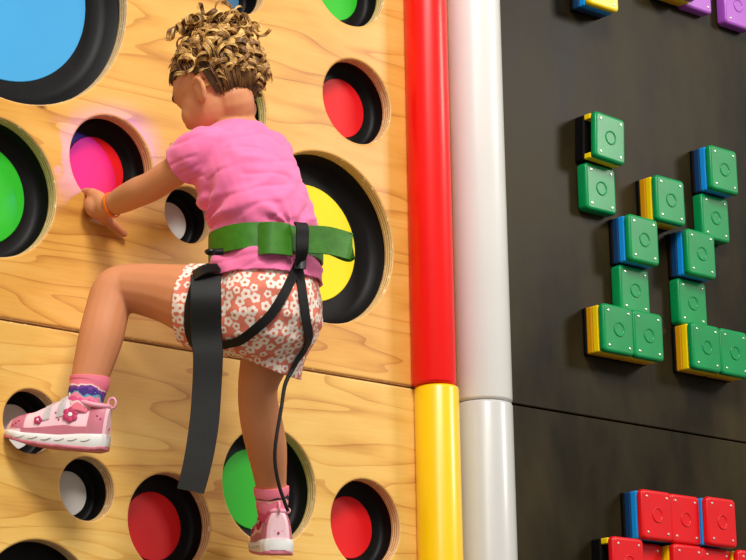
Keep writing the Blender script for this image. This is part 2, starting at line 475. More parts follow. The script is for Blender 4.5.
PLATE_F = plate_mesh(.029, 'flat_plate')
def dimple_mesh():
    bm = bmesh.new(); n = 32
    prof = [(.0155, -.0002), (.0150, -.0018), (.0138, -.0020), (.0126, -.0004), (.0120, .0001)]
    vr = loft(bm, [[Vector((a * math.cos(2 * math.pi * i / n), d, a * math.sin(2 * math.pi * i / n))) for i in range(n)] for a, d in prof], False)
    bm.faces.new(vr[-1])
    bmesh.ops.recalc_face_normals(bm, faces=bm.faces[:])
    me = bpy.data.meshes.new('dimple'); bm.to_mesh(me); bm.free()
    for p in me.polygons: p.use_smooth = len(p.vertices) == 4
    return me
DIMPLE = dimple_mesh()
def screw_mesh():
    bm = bmesh.new(); n = 10
    loft(bm, [[Vector((a * math.cos(2 * math.pi * i / n), d, a * math.sin(2 * math.pi * i / n))) for i in range(n)] for a, d in ((.0027, .001), (.0027, -.001), (.0016, -.0018))])
    bmesh.ops.recalc_face_normals(bm, faces=bm.faces[:])
    me = bpy.data.meshes.new('screw'); bm.to_mesh(me); bm.free(); me.materials.append(M_SCREW)
    return me
SCREW = screw_mesh()
BCOL = {'green': mat('block_green', (2, 140, 74), .32, .3, .12, 14, coat=.08), 'red': mat('block_red', (224, 22, 30), .32, .3, .06, 14, coat=.08),
        'purple': mat('block_purple', (168, 78, 190), .33, .5, .06, 14, coat=.25), 'yellow': mat('block_yellow', (255, 214, 0), .35, .5, .03, 14, coat=.2),
        'blue': mat('block_blue', (14, 150, 236), .35, .5, .03, 14, coat=.2),
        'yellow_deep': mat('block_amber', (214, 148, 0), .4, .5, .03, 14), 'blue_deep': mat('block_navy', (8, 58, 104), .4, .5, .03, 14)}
def with_mat(me, m):
    key = me.name.split('.')[0] + m.name
    if key not in MCACHE:
        c = me.copy(); c.materials.clear(); c.materials.append(m); MCACHE[key] = c
    return MCACHE[key]
MCACHE = {}
def core_mesh(hollow):
    bm = bmesh.new()
    if not hollow: rounded_box(bm, (0, 0, 0), BW - .0015, .0085, BH - .0015, .003)
    else:
        rounded_box(bm, (.028, 0, 0), BW - .0015 - .028, .009, BH - .0015, .003)
        rounded_box(bm, (0, 0, BH - .0075), BW - .0015, .009, .006, .002)
        rounded_box(bm, (0, 0, -BH + .0075), BW - .0015, .009, .006, .002)
    bmesh.ops.recalc_face_normals(bm, faces=bm.faces[:])
    me = bpy.data.meshes.new('hollow_core' if hollow else 'core'); bm.to_mesh(me); bm.free()
    return me
CORE, CORE_H = core_mesh(False), core_mesh(True)
def back_mesh(h=.0056, nm='base_plate'):
    bm = bmesh.new(); rounded_box(bm, (0, 0, 0), BW - .001, h, BH - .001, .003)
    bmesh.ops.recalc_face_normals(bm, faces=bm.faces[:])
    me = bpy.data.meshes.new(nm); bm.to_mesh(me); bm.free(); return me
BACKP = back_mesh(); BASE_H = back_mesh(.0131, 'hollow_base')
def block(x, z, color, kind, core, label, group, proud=0.0, tilt=0.0):
    root = empty('block_hold', (x, 0, Z0 + z)); root.rotation_euler = (0, tilt, 0)
    tag(root, label, 'block hold', group)
    def part(name, me, y, m=None, px=0, pz=0):
        o = bpy.data.objects.new(name, with_mat(me, m) if m else me); COL.objects.link(o); o.parent = root; o.location = (px, y, pz)
        return o
    if kind == 'flat':
        front = .030
        part('front_plate', PLATE_F, -front, BCOL[color])
    else:
        front = .062 + proud
        part('front_plate', PLATE, -front, BCOL[color])
        if kind == 'hollow':
            c = part('core', CORE_H, -(front - .017) + .009, BCOL[core])
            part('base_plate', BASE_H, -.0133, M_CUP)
        else:
            c = part('core', CORE, -(front - .017) + .0085, BCOL[core])
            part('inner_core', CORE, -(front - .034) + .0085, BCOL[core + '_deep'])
            part('base_plate', BACKP, -.0058, M_CUP)  # black instead of the block's colour paints in the shade next to the wall
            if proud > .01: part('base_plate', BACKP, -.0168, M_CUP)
        c['label'] = core + ' middle layer'
    part('dimple', DIMPLE, -front, BCOL[color])
    for sx in (-1, 1):
        for sz in (-1, 1):
            part('screw', SCREW, -front, None, sx * BW * .66, sz * BH * .72)
cx = lambda k: .6110 + .0902 * k
rz = lambda k: .392 - .1030 * k
G = 'green block holds on the black wall'
for k, r, kind, core, lab, t in (
        (0, 0, 'hollow', 'yellow', 'topmost left green block hold, hollow yellow middle', .05),
        (0, 1, 'flat', '', 'flat green block hold under the hollow yellow one', .0),
        (2, 1, 'tall', 'yellow', 'lone green block hold with yellow layer between two green groups', .0),
        (4, 0, 'tall', 'blue', 'topmost right green block hold with blue middle layer', .0),
        (4, 1, 'flat', '', 'flat green block hold under the topmost right blue layered one', .0),
        (1, 2, 'tall', 'blue', 'green block hold with blue layer on top of the left column', .0),
        (1, 3, 'flat', '', 'flat green block hold in the left column above the yellow layered pair', .0),
        (0, 4, 'tall', 'yellow', 'left green block hold of the left yellow layered pair', .0),
        (1, 4, 'tall', 'yellow', 'right green block hold of the left yellow layered pair', .0),
        (3, 2, 'tall', 'blue', 'green block hold with blue layer on top of the right column', .0),
        (3, 3, 'flat', '', 'flat green block hold in the right column above the yellow layered pair', .0),
        (3, 4, 'tall', 'yellow', 'left green block hold of the right yellow layered pair', .0),
        (4, 4, 'tall', 'yellow', 'green block hold cut by right picture edge, beside a yellow layered one', .0)):
    block(cx(k), rz(r), 'green', kind, core, lab, G, tilt=t)
RZ = lambda k: -.395 - .1035 * k
GR = 'red block holds on the black wall'
for k, r, kind, core, pr, lab in (
        (1, 0, 'tall', 'blue', 0, 'left red block hold of the top red row, blue middle layer'),
        (2, 0, 'tall', 'blue', -.004, 'middle red block hold of the top red row'),
        (3, 0, 'tall', 'blue', .016, 'right red block hold of the top row, standing further out'),
        (0, 1, 'hollow', 'yellow', 0, 'leftmost lower red block hold with hollow yellow middle'),
        (1, 1, 'flat', '', 0, 'flat red block hold next to the hollow one in the lower row'),
        (2, 1, 'tall', 'yellow', 0, 'lower red block hold under the middle of the top red row'),
        (3, 1, 'tall', 'yellow', -.004, 'lower red block hold under the right end of the top red row'),
        (4, 1, 'tall', 'yellow', .016, 'lower red block hold at the right edge, yellow layer')):
    block(cx(k), RZ(r), 'red', kind, core, lab, GR, proud=pr)
block(cx(0), rz(-3) + .032, 'yellow', 'tall', 'blue', 'yellow block hold with blue layer cut off by the top edge', 'block holds at the top edge')
block(cx(3) - .018, rz(-4) + .017, 'purple', 'tall', 'yellow', 'purple block hold with yellow layer at the top edge', 'block holds at the top edge')
block(cx(4) - .018, rz(-4) + .017, 'purple', 'flat', '', 'flat purple block hold at the top edge beside the yellow layered one', 'block holds at the top edge')
block(cx(5) + .028, rz(-4) + .010, 'purple', 'flat', '', 'flat purple block hold in the top right corner', 'block holds at the top edge')
#PERSON#
# ------------------------------------------------------------------ the climbing child
M_SKIN = mat('skin', (214, 142, 98), .56, .3, .05, 9, bump=.05, bscale=300, sss=.12)
M_SHIRT = mat('shirt_pink', (248, 120, 172), .75, .25, .05, 40, bump=.12, bscale=500, sheen=.25)
M_BLACKWEB = mat('webbing_black', (22, 21, 20), .68, .3, .2, 60, bump=.3, bscale=600)
M_STRAPG = mat('webbing_charcoal', (26, 25, 24), .6, .3, .15, 40, bump=.15, bscale=500)
M_GREENWEB = mat('webbing_green', (54, 120, 12), .45, .45, .18, 60, bump=.3, bscale=700)
M_PLASTIC = mat('buckle_plastic', (18, 18, 18), .3)
M_ORANGE = mat('band_orange', (250, 120, 20), .4)
M_EYE = mat('eye_white', (235, 230, 225), .2)
M_IRIS = mat('eye_iris', (60, 40, 26), .2)
M_BROW = mat('eyebrow_hair', (92, 62, 34), .7)
M_LIP = mat('lips', (200, 100, 90), .45)

person = empty('person', P(262, 330, -.30))
tag(person, 'small child with curly updo in pink shirt and flowered shorts climbing the wall', 'person')
bpy.context.view_layer.update()
def own(o, parent=None):
    keep_world(o, parent or person); return o

X = Vector((1, 0, 0)); Y = Vector((0, 1, 0)); ZZ = Vector((0, 0, 1))
# ---- body
bm = bmesh.new()
def sect(px, py, y, a, b, pw=2.3): return ellipse(P(px, py, y), X * a, Y * b, 32, pw)
loft(bm, [sect(260, 352, -.30, .035, .04), sect(261, 340, -.305, .066, .06), sect(262, 320, -.31, .083, .072), sect(264, 292, -.32, .078, .068), sect(265, 245, -.32, .066, .054),
          sect(254, 200, -.31, .074, .062), sect(246, 166, -.30, .084, .066), sect(241, 146, -.292, .074, .054), sect(239, 133, -.287, .050, .042), sect(237, 122, -.283, .034, .034)])
# neck
tube(bm, [P(240, 140, -.29), P(235, 122, -.28), P(227, 104, -.265)], [.038, .034, .032])
# legs
tube(bm, [P(244, 312, -.30), P(205, 303, -.25), P(165, 293, -.18), P(130, 288, -.125), P(114, 291, -.108), P(107, 312, -.105), P(101, 337, -.107), P(93, 366, -.102), P(87, 388, -.097), P(84, 410, -.095)],
     [.058, .062, .049, .041, .037, .037, .0375, .033, .0285, .026], balls=True)
tube(bm, [P(280, 322, -.30), P(268, 352, -.285), P(259, 380, -.26), P(258, 402, -.24), P(262, 425, -.225), P(267, 450, -.205), P(271, 485, -.175), P(272, 510, -.165)],
     [.064, .046, .0350, .0335, .0355, .034, .0265, .025], balls=True)
# arms
tube(bm, [P(216, 147, -.295), P(201, 152, -.288), P(178, 169, -.24), P(152, 186, -.175), P(138, 192, -.14), P(122, 200, -.09), P(108, 207, -.055)],
     [.027, .027, .026, .0255, .0255, .023, .0175], balls=True)
tube(bm, [P(262, 150, -.295), P(270, 154, -.28), P(272, 180, -.20), P(276, 190, -.13), P(278, 190, -.06)], [.034, .035, .029, .026, .018], balls=True)
# hands: fingers hooked over the rims of two holes
def hand(hole, ang0, step, wrist, thumb_pts, swap=1):
    hx, hz, r = HOLES[hole]; c = Vector((hx, 0, Z0 + hz))
    rim = lambda a, rad, y: c + Vector((rad * math.cos(math.radians(a)), y, rad * math.sin(math.radians(a))))
    lens = (.9, 1.0, .96, .8)
    for k in range(4):
        a = ang0 + step * k; l = lens[k]
        kn = rim(a, r - .002, -.020); pip = rim(a, r - .016, .004 + .010 * l); dip = rim(a, r - .013, .018 + .010 * l); tip = rim(a, r - .010, .020 + .020 * l)
        tube(bm, [wrist, wrist.lerp(kn, .55) + Vector((0, -.004, 0)), kn], [.0175, .0138, .0096], seg=10, balls=True)
        tube(bm, [kn, pip, dip, tip], [.0088, .0082, .0076, .0064], seg=10, balls=True)
    kc = rim(ang0 + step * 1.5, r + .002, -.024); ball(bm, wrist.lerp(kc, .62) + Vector((0, -.004, -.002)), (.019, .014, .019))
    tube(bm, thumb_pts, [.014, .0110, .0088, .0066], seg=10, balls=True)
wl = P(106, 208, -.050)
hand('magenta', 233, 8.6, wl, [wl + Vector((.002, .012, -.004)), P(104, 218, -.024), P(115, 226, -.014), P(124, 234, -.011)])
ball(bm, P(95.5, 207, -.026), (.020, .017, .0195)); ball(bm, P(91, 203, -.018), (.0125, .012, .0125))
wr = P(278, 190, -.055)
hand('yellow', 142, 5.2, wr, [wr + Vector((0, .01, 0)), P(286, 184, -.03), P(290, 175, -.014), P(292, 168, -.012)])
# head (local frame: x to the face, y to the left ear, z to the crown)
hc = P(215, 80, -.258)
g = Vector((-.26, .966, 0)).normalized()
g = (g * math.cos(math.radians(28)) - ZZ * math.sin(math.radians(28)))
ly = ZZ.cross(g).normalized(); lz = g.cross(ly)
HR = Matrix((g, ly, lz)).transposed()
hd = lambda x, y, z: hc + HR @ Vector((x, y, z))
hb = lambda p, r, s=3: ball(bm, hd(*p), r, HR, s)
hb((0, 0, 0), (.078, .064, .072)); hb((.024, 0, -.040), (.055, .055, .056)); hb((.030, 0, -.062), (.040, .044, .032)); hb((.045, 0, -.072), (.026, .028, .022))
hb((.048, .024, -.046), (.026, .025, .026)); hb((.048, -.024, -.046), (.026, .025, .026)); hb((.060, 0, .004), (.018, .040, .026))
hb((.078, 0, -.036), (.010, .0095, .009)); tube(bm, [hd(.070, 0, -.008), hd(.080, 0, -.034)], [.006, .008], seg=10)
hb((.070, 0, -.0555), (.006, .015, .0045)); hb((.069, 0, -.063), (.006, .013, .0045))
tube(bm, [hd(-.014, 0, -.035), hd(-.012, 0, -.062), P(234, 118, -.275)], [.040, .035, .034])
for s in (1, -1):
    M = HR @ Matrix.Rotation(math.radians(-22 * s), 3, 'Z')
    ball(bm, hd(.004, .062 * s, -.044), (.014, .006, .023), M)
    tube(bm, [hd(.012, .058 * s, -.064), hd(.000, .065 * s, -.061), hd(-.010, .071 * s, -.044), hd(-.006, .070 * s, -.026), hd(.008, .065 * s, -.023)], [.004, .005, .0045, .0045, .004], seg=8)
me = remesh(bm, .0030, 6, 'body')
for p in me.polygons: p.use_smooth = True
BODY = me
body = own(obj_from_mesh('body', me, M_SKIN)); body['label'] = 'bare tanned skin of head, arms and legs'
for s in (1, -1):
    bm = bmesh.new(); ball(bm, hd(.0605, .0222 * s, -.012), (.0088, .0092, .0072), HR)
    e = own(obj('eye', bm, M_EYE)); bm = bmesh.new(); ball(bm, hd(.0680, .0225 * s, -.013), (.0018, .0042, .0042), HR)
    i = obj('iris', bm, M_IRIS); keep_world(i, e)
    bm = bmesh.new(); tube(bm, [hd(.0765, .010 * s, .004), hd(.0755, .024 * s, .0085), hd(.064, .040 * s, .003)], [.0015, .0022, .0010], seg=8)
    own(obj('eyebrow', bm, M_BROW))
bm = bmesh.new(); hb((.0735, 0, -.0555), (.0035, .0125, .0033)); hb((.0725, 0, -.0625), (.0035, .0105, .0036))
own(obj('lips', bm, M_LIP))

# ---- shirt
bm = bmesh.new()
loft(bm, [sect(266, 294, -.32, .096, .084), sect(266, 277, -.32, .0945, .082), sect(266, 261, -.32, .0905, .078), sect(266, 251, -.32, .084, .072), sect(266, 238, -.32, .084, .072), sect(263, 226, -.318, .090, .078),
          sect(257, 207, -.312, .0935, .080), sect(249, 182, -.305, .0935, .078), sect(244.5, 162, -.298, .090, .070), sect(241, 148, -.293, .086, .060), sect(239, 138, -.288, .074, .050), sect(238, 130, -.285, .054, .043), sect(237, 116, -.281, .042, .038)])
tube(bm, [P(222, 150, -.295), P(207, 149, -.290), P(194, 157, -.274), P(180, 167, -.243), P(166, 176, -.212)], [.039, .040, .038, .037, .040], seg=24)
tube(bm, [P(258, 152, -.295), P(268, 153, -.288), P(271, 164, -.25), P(272, 176, -.21)], [.038, .040, .038, .039], seg=24)
me = remesh(bm, .0028, 4, 'shirt')
bm = bmesh.new(); bm.from_mesh(me)
bm.normal_update()
arm = P(196, 205, -.35); buck = P(293, 228, -.40)
rl = Vector((RT.x, RT.y, 0)).normalized()
for v in bm.verts:
    d = v.co - arm; u_, w_ = d.dot(rl), d.z
    dist = math.hypot(u_, w_)
    a = math.atan2(w_, u_)
    nz = noise.noise(v.co * 14)
    dd = 0.0075 * math.exp(-dist / .085) * math.sin(a * 8.5 + nz * 2.2) * min(1, dist / .02)
    d2 = v.co - buck; u2, w2 = d2.dot(rl), d2.z
    dist2 = math.hypot(u2, w2); a2 = math.atan2(w2, u2)
    dd += 0.0036 * math.exp(-dist2 / .075) * math.sin(a2 * 10 + nz * 2.5 + 1) * min(1, dist2 / .02)
    q = Vector((v.co.x * 7 + v.co.z * 5, v.co.y * 7, v.co.z * 22 - v.co.x * 10))
    rn = 1 - abs(noise.noise(q + Vector((5, 2, 8)))) * 2
    n1_ = noise.noise(q * .8 + Vector((5, 2, 8))); n2_ = noise.noise(q * 1.5 + Vector((1, 9, 3)))
    dd += 0.0030 * math.exp(-(n1_ / .15) ** 2) - 0.0022 * math.exp(-(n2_ / .14) ** 2)
    dd += 0.0016 * noise.noise(v.co * 45)
    if (v.co - P(208, 152, -.31)).length < .045: dd = max(dd, 0)
    v.co += v.normal * dd
hemz = P(266, 283, -.32)
cut(bm, hemz, Vector((0, 0, -1)))
cut(bm, P(238, 130, -.285), Vector((-.02, .15, 1)))
sd = (P(166, 176, -.212) - P(194, 157, -.274)).normalized()
cut(bm, P(182.5, 166, -.246), sd, P(166, 176, -.212), .075)
sd2 = (P(272, 176, -.21) - P(268, 153, -.288)).normalized()
cut(bm, P(272, 171, -.225), sd2, P(272, 176, -.21), .050)
def cloth_obj(name, bm, m, thick):
    bm.normal_update()
    me = bpy.data.meshes.new(name); bm.to_mesh(me); bm.free()
    o = bpy.data.objects.new(name + '_t', me); COL.objects.link(o)
    md = o.modifiers.new('s', 'SMOOTH'); md.factor = .5; md.iterations = 1
    md = o.modifiers.new('t', 'SOLIDIFY'); md.thickness = thick; md.offset = -1
    me = evaluated_mesh(o, name)
    for p in me.polygons: p.use_smooth = True
    return me
me = cloth_obj('shirt', bm, M_SHIRT, .0022)
shirt = own(obj_from_mesh('shirt', me, M_SHIRT)); shirt['label'] = 'pink short sleeved shirt'
SHIRT_ME = me

# ---- shorts with printed flowers
bm = bmesh.new()
loft(bm, [sect(261, 360, -.30, .045, .045), sect(262, 345, -.305, .082, .072), sect(263, 325, -.31, .0955, .086), sect(264, 300, -.318, .0945, .084), sect(266, 279, -.32, .085, .073), sect(266, 266, -.32, .074, .062), sect(266, 256, -.32, .068, .056)])
tube(bm, [P(250, 314, -.305), P(225, 310, -.275), P(203, 307, -.245), P(182, 304, -.212), P(168, 302, -.19)], [.070, .070, .069, .0665, .066], seg=28)
tube(bm, [P(277, 318, -.305), P(273, 342, -.295), P(269, 362, -.285), P(265, 384, -.272)], [.068, .063, .056, .055], seg=28)
me = remesh(bm, .0023, 5, 'shorts')
bm = bmesh.new(); bm.from_mesh(me); bm.normal_update()
for v in bm.verts:
    q = Vector((v.co.x * 26 + v.co.y * 8, v.co.y * 22, v.co.z * 11 + v.co.x * 9))
    v.co += v.normal * (.0028 * (1 - 2 * abs(noise.noise(q))) + .0016 * noise.noise(v.co * 50))
tl = (P(168, 302, -.19) - P(203, 307, -.245)).normalized()
cut(bm, P(190, 305.5, -.225), tl + Vector((0, 0, -.05)), P(168, 302, -.19), .10)
tr = (P(265, 384, -.272) - P(273, 342, -.295)).normalized()
cut(bm, P(267, 366, -.28), tr + Vector((-.16, .14, 0)), P(265, 388, -.272), .09)
me = cloth_obj('shorts', bm, None, .0022)
# flower print: petals laid out on the cloth around scattered centres
nv = len(me.vertices)
co_ = np.empty(nv * 3); me.vertices.foreach_get('co', co_); co_ = co_.reshape(-1, 3)
no_ = np.empty(nv * 3); me.vertices.foreach_get('normal', no_); no_ = no_.reshape(-1, 3)
rng = np.random.default_rng(4); order = rng.permutation(nv); cent = []; MIND = .0150
carr = np.zeros((2000, 3)); nc = 0
for i in order:
    if nc == 0 or np.min(np.sum((carr[:nc] - co_[i]) ** 2, 1)) > MIND ** 2:
        carr[nc] = co_[i]; nc += 1; cent.append(i)
fl = np.full(nv, -1.0); ce = np.full(nv, 1.0)
for j in cent:
    d = co_ - co_[j]; m_ = (np.sum(d * d, 1) < .016 ** 2) & (np.abs(no_ @ no_[j]) > .2)
    n = no_[j]; a = np.cross(n, [.3, .5, .81]); a /= np.linalg.norm(a); b = np.cross(n, a)
    u_, v_ = d[m_] @ a, d[m_] @ b; r_ = np.hypot(u_, v_); t_ = np.arctan2(v_, u_) + rng.random() * 6
    R_ = (.0082 if rng.random() < .75 else .0064)
    f_ = (R_ * (.80 + .28 * np.abs(np.cos(2.5 * t_))) - r_) / .01
    fl[m_] = np.maximum(fl[m_], f_); ce[m_] = np.minimum(ce[m_], r_ / .01)
for nm, arr in (('petal', fl), ('core', ce)):
    at_ = me.attributes.new(nm, 'FLOAT', 'POINT'); at_.data.foreach_set('value', arr.astype(np.float32))
m, nt, N, L, b = new_mat('flower_print')
a1 = N.new('ShaderNodeAttribute'); a1.attribute_name = 'petal'; a2 = N.new('ShaderNodeAttribute'); a2.attribute_name = 'core'
g1 = N.new('ShaderNodeMapRange'); g1.inputs['From Min'].default_value = -.04; g1.inputs['From Max'].default_value = .06; L.new(a1.outputs['Fac'], g1.inputs['Value'])
g2 = N.new('ShaderNodeMapRange'); g2.inputs['From Min'].default_value = .22; g2.inputs['From Max'].default_value = .32; g2.inputs['To Min'].default_value = 1; g2.inputs['To Max'].default_value = 0; L.new(a2.outputs['Fac'], g2.inputs['Value'])
x1 = N.new('ShaderNodeMixRGB'); x1.inputs['Color1'].default_value = lin(232, 130, 108); x1.inputs['Color2'].default_value = lin(250, 236, 222); L.new(g1.outputs['Result'], x1.inputs['Fac'])
x2 = N.new('ShaderNodeMixRGB'); x2.inputs['Color2'].default_value = lin(222, 120, 84); L.new(g2.outputs['Result'], x2.inputs['Fac']); L.new(x1.outputs['Color'], x2.inputs['Color1'])
L.new(x2.outputs['Color'], b.inputs['Base Color']); b.inputs['Roughness'].default_value = .8; b.inputs['Specular IOR Level'].default_value = .2
shorts = own(obj_from_mesh('shorts', me, m)); shorts['label'] = 'coral shorts printed with white flowers'
SHORTS_ME = me

# ---- surface lookup used to lay webbing on the clothes
def bvh_of(*meshes):
    vs, fs = [], []
    for me in meshes:
        k = len(vs); vs += [v.co.copy() for v in me.vertices]; fs += [tuple(i + k for i in p.vertices) for p in me.polygons]
    return BVHTree.FromPolygons(vs, fs)
CLOTH = bvh_of(SHIRT_ME, SHORTS_ME, BODY)
def on(px, py, off=.003):
    loc, nrm, idx, dist = CLOTH.ray_cast(CAM, ray(px, py))
    if loc is None: return P(px, py, -.38), -FW
    if nrm.dot(FW) > 0: nrm = -nrm
    return loc + nrm * off, nrm
def lay(pxs, width, m, name, parent, off=.003, thick=.0022, extra=None):
    pn = [on(*q, off) for q in pxs]; pts = [a for a, _ in pn]; nn = [b_ for _, b_ in pn]
    # even out the normals along the band
    for _ in range(2):
        nn = [(nn[max(i - 1, 0)] + nn[i] * 2 + nn[min(i + 1, len(nn) - 1)]).normalized() for i in range(len(nn))]
    if extra:
        for p_, n_ in extra: pts.append(p_); nn.append(n_)
    bm = bmesh.new(); ribbon(bm, pts, nn, width, thick)
    o = obj(name, bm, m); keep_world(o, parent); return o

# ---- harness
har = empty('climbing_harness', P(263, 242, -.32))
tag(har, 'climbing harness with green waist belt and black leg straps worn by the child', 'harness')
bpy.context.view_layer.update()
bc = P(266, 250, -.32)
bm = bmesh.new(); n = 64; rings = []
wz = .0215
for i in range(n):
    t = 2 * math.pi * i / n; ct, st = math.cos(t), math.sin(t)
    e_ = 2 / 2.3
    sx_ = math.copysign(abs(ct) ** e_, ct); sy_ = math.copysign(abs(st) ** e_, st)
    out = Vector((sx_ * .0925, sy_ * .0805, 0)); o1 = out; o2 = out * 1.032
    rings.append([bc + o1 - ZZ * wz, bc + o2 - ZZ * wz, bc + o2 * 1.004, bc + o2 + ZZ * wz, bc + o1 + ZZ * wz])
rings.append(rings[0]); loft(bm, rings, False); bmesh.ops.remove_doubles(bm, verts=bm.verts[:], dist=1e-7)
o = obj('waist_belt', bm, M_GREENWEB); keep_world(o, har); o['label'] = 'green webbing waist belt'
BELT = o
BELT_BVH = bvh_of(BELT.data)
def belt_pt(px, py, off):
    b_ = BELT_BVH
    loc, nrm, i_, d_ = b_.ray_cast(CAM, ray(px, py))
    if loc is None: return on(px, py, off)
    if nrm.dot(FW) > 0: nrm = -nrm
    return loc + nrm * off, nrm
bpy.context.view_layer.update()
# doubled fold of green webbing beside the buckle
f0, n0 = belt_pt(259, 239, .002); f1, n1 = belt_pt(273, 240, .013); f2, n2 = belt_pt(286, 241, .010); f3, n3 = belt_pt(290, 241, .002)
bm = bmesh.new(); ribbon(bm, [f0, f0.lerp(f1, .45) + n1 * .004, f1, f2, f3], [n0 - rl * .6, n0 - rl * .3, n1, n2 + rl * .5, n3 + rl], .054, .003)
o = obj('belt_fold', bm, M_GREENWEB); keep_world(o, har)
# loose green loop sticking out to the right
s0, q0 = belt_pt(296, 240, .006)
up2 = Vector((0, 0, 1))
nv_ = Vector((-.62, -.78, -.05)).normalized()
back = Vector((.62, .78, 0))
e1 = s0 + rl * .048 - ZZ * .0035 + nv_ * .001; e2 = s0 + rl * .082 - ZZ * .013 + nv_ * .002
bm = bmesh.new()
ribbon(bm, [s0, e1, e2, e2 + back * .006 + rl * .003, e2 + back * .011 - rl * .001, e1 + back * .018 + ZZ * .006, s0 + back * .020 + ZZ * .006],
       [nv_, nv_, nv_ + rl * .4, rl, -nv_ + rl * .3, -nv_, -nv_], .046, .0026)
o = obj('loose_belt_loop', bm, M_GREENWEB); keep_world(o, har); o['label'] = 'loose green webbing loop sticking out'
# black strap down the back of the belt
pA, nA = belt_pt(293, 229, .017); pB, nB = belt_pt(294, 240, .019); pC, nC = belt_pt(295, 252, .016); pD, nD = on(297, 266, .006)
nB = (nB + nv_).normalized(); pB = pB + nB * .006; pA = pB + ZZ * .025 - nB * .010; pA2 = pB + ZZ * .016; pC = pB - ZZ * .022 - nB * .002
bm = bmesh.new(); ribbon(bm, [pA, pA2, pB, pC, pD + nD * .003], [nB + ZZ * .5, nB, nB, nB, nD], [.022, .022, .022, .021, .018], .004)
o = obj('back_strap', bm, M_BLACKWEB); keep_world(o, har)
bm = bmesh.new(); ribbon(bm, [pD + nD * .004 - rl * .009, pD + nD * .006, pD + nD * .004 + rl * .009], [nD, nD, nD], .018, .005)
o = obj('strap_keeper', bm, M_PLASTIC); keep_world(o, har)
lay([(297, 265), (291, 278), (282, 296), (270, 314), (255, 329), (240, 339), (226, 343), (212, 345), (198, 346)], .0165, M_BLACKWEB, 'leg_strap', har, .004)
lay([(297, 265), (299, 280), (302, 300), (305, 320), (307, 338), (302, 350), (295, 360), (290, 370)], [.016, .018, .018, .018, .018, .015, .012, .010], M_BLACKWEB, 'leg_strap', har, .004)
# leg loop round the raised thigh
lc = P(211, 308, -.256); la = tl.normalized(); lu = (ZZ - la * ZZ.dot(la)).normalized(); lv = la.cross(lu)
CLB = bvh_of(SHORTS_ME)
bm = bmesh.new(); rings = []; n = 48
for i in range(n + 1):
    t = 2 * math.pi * (i % n) / n; d_ = lu * math.cos(t) + lv * math.sin(t)
    row = []
    for s_, o_ in ((-.013, .0005), (-.013, .003), (0, .0036), (.013, .003), (.013, .0005)):
        hit = CLB.ray_cast(lc + la * s_ + d_ * .13, -d_)[0]
        rr = .073 if hit is None else max(.060, min(.080, (hit - lc - la * s_).length))
        row.append(lc + la * s_ + d_ * (rr + o_))
    rings.append(row)
loft(bm, rings, False); bmesh.ops.remove_doubles(bm, verts=bm.verts[:], dist=1e-7); bmesh.ops.smooth_vert(bm, verts=bm.verts[:], factor=.5, use_axis_x=True, use_axis_y=True, use_axis_z=True)
o = obj('leg_loop', bm, M_STRAPG); keep_world(o, har); o['label'] = 'wide black padded loop round the raised thigh'
# wide webbing hanging from the leg loop
face = Vector((-.60, -.78, .05)).normalized()
hp = on(208, 330, .008)[0]
yh = hp.y
pts = [on(207, 278, .008)[0], on(207, 300, .008)[0], hp, P(208, 356, yh), P(207, 385, yh + .004), P(205, 415, yh + .006), P(201.5, 442, yh + .008), P(196.5, 468, yh + .010), P(190.5, 491, yh + .014)]
bm = bmesh.new(); ribbon(bm, pts, [face] * 5 + [face, face - rl * .1, face - rl * .15, face - rl * .2], [.049, .050, .050, .048, .047, .047, .047, .046, .045], .0026)
o = obj('hanging_strap', bm, M_STRAPG); keep_world(o, har); o['label'] = 'wide black webbing end hanging free'
# adjuster fold on top of the leg loop
bm = bmesh.new()
ka, na_ = on(197, 281, .013); kb, nb_ = on(219, 275, .013)
ribbon(bm, [ka, ka.lerp(kb, .5) + na_ * .006, kb], [na_, na_, nb_], .020, .006)
o = obj('strap_adjuster', bm, M_PLASTIC); keep_world(o, har)
# belt end knob at the left hip
bm = bmesh.new(); kp = P(211, 252, -.335); ball(bm, kp, (.011, .010, .0055)); tube(bm, [kp, kp + rl * .02], [.005, .006], seg=10)
o = obj('belt_end_clip', bm, M_PLASTIC); keep_world(o, har)
# thin tail hanging from the right leg strap
tp = on(290, 369, .005)[0]
bm = bmesh.new()
tube(bm, [tp, P(285, 385, tp.y), P(281, 410, tp.y - .005), P(276, 440, tp.y - .005), P(275, 462, tp.y), P(279, 485, tp.y + .004), P(285, 503, tp.y + .006), P(288, 511, tp.y + .008)], [.004, .0034, .003, .003, .003, .003, .003, .003], seg=8)
o = obj('strap_tail', bm, M_BLACKWEB); keep_world(o, har); o['label'] = 'thin black cord end hanging along the leg'

# ---- wristband
wa = P(122, 200, -.09); wb = P(108, 207, -.055); wd_ = (wb - wa).normalized(); wcn = wa.lerp(wb, .72)
a_ = wd_.cross(ZZ).normalized(); b_ = wd_.cross(a_)
bm = bmesh.new(); rings = []
for i in range(33):
    t = 2 * math.pi * i / 32; d_ = a_ * math.cos(t) + b_ * math.sin(t)
    rings.append([wcn + d_ * (.0215 + .0014 * math.cos(k)) + wd_ * (.0026 * math.sin(k) + .003 * math.cos(t)) for k in (0, 1.05, 2.1, 3.14, 4.19, 5.24)])
loft(bm, rings, False); bmesh.ops.remove_doubles(bm, verts=bm.verts[:], dist=1e-7)
o = own(obj('wristband', bm, M_ORANGE)); o['label'] = 'thin orange wristband'

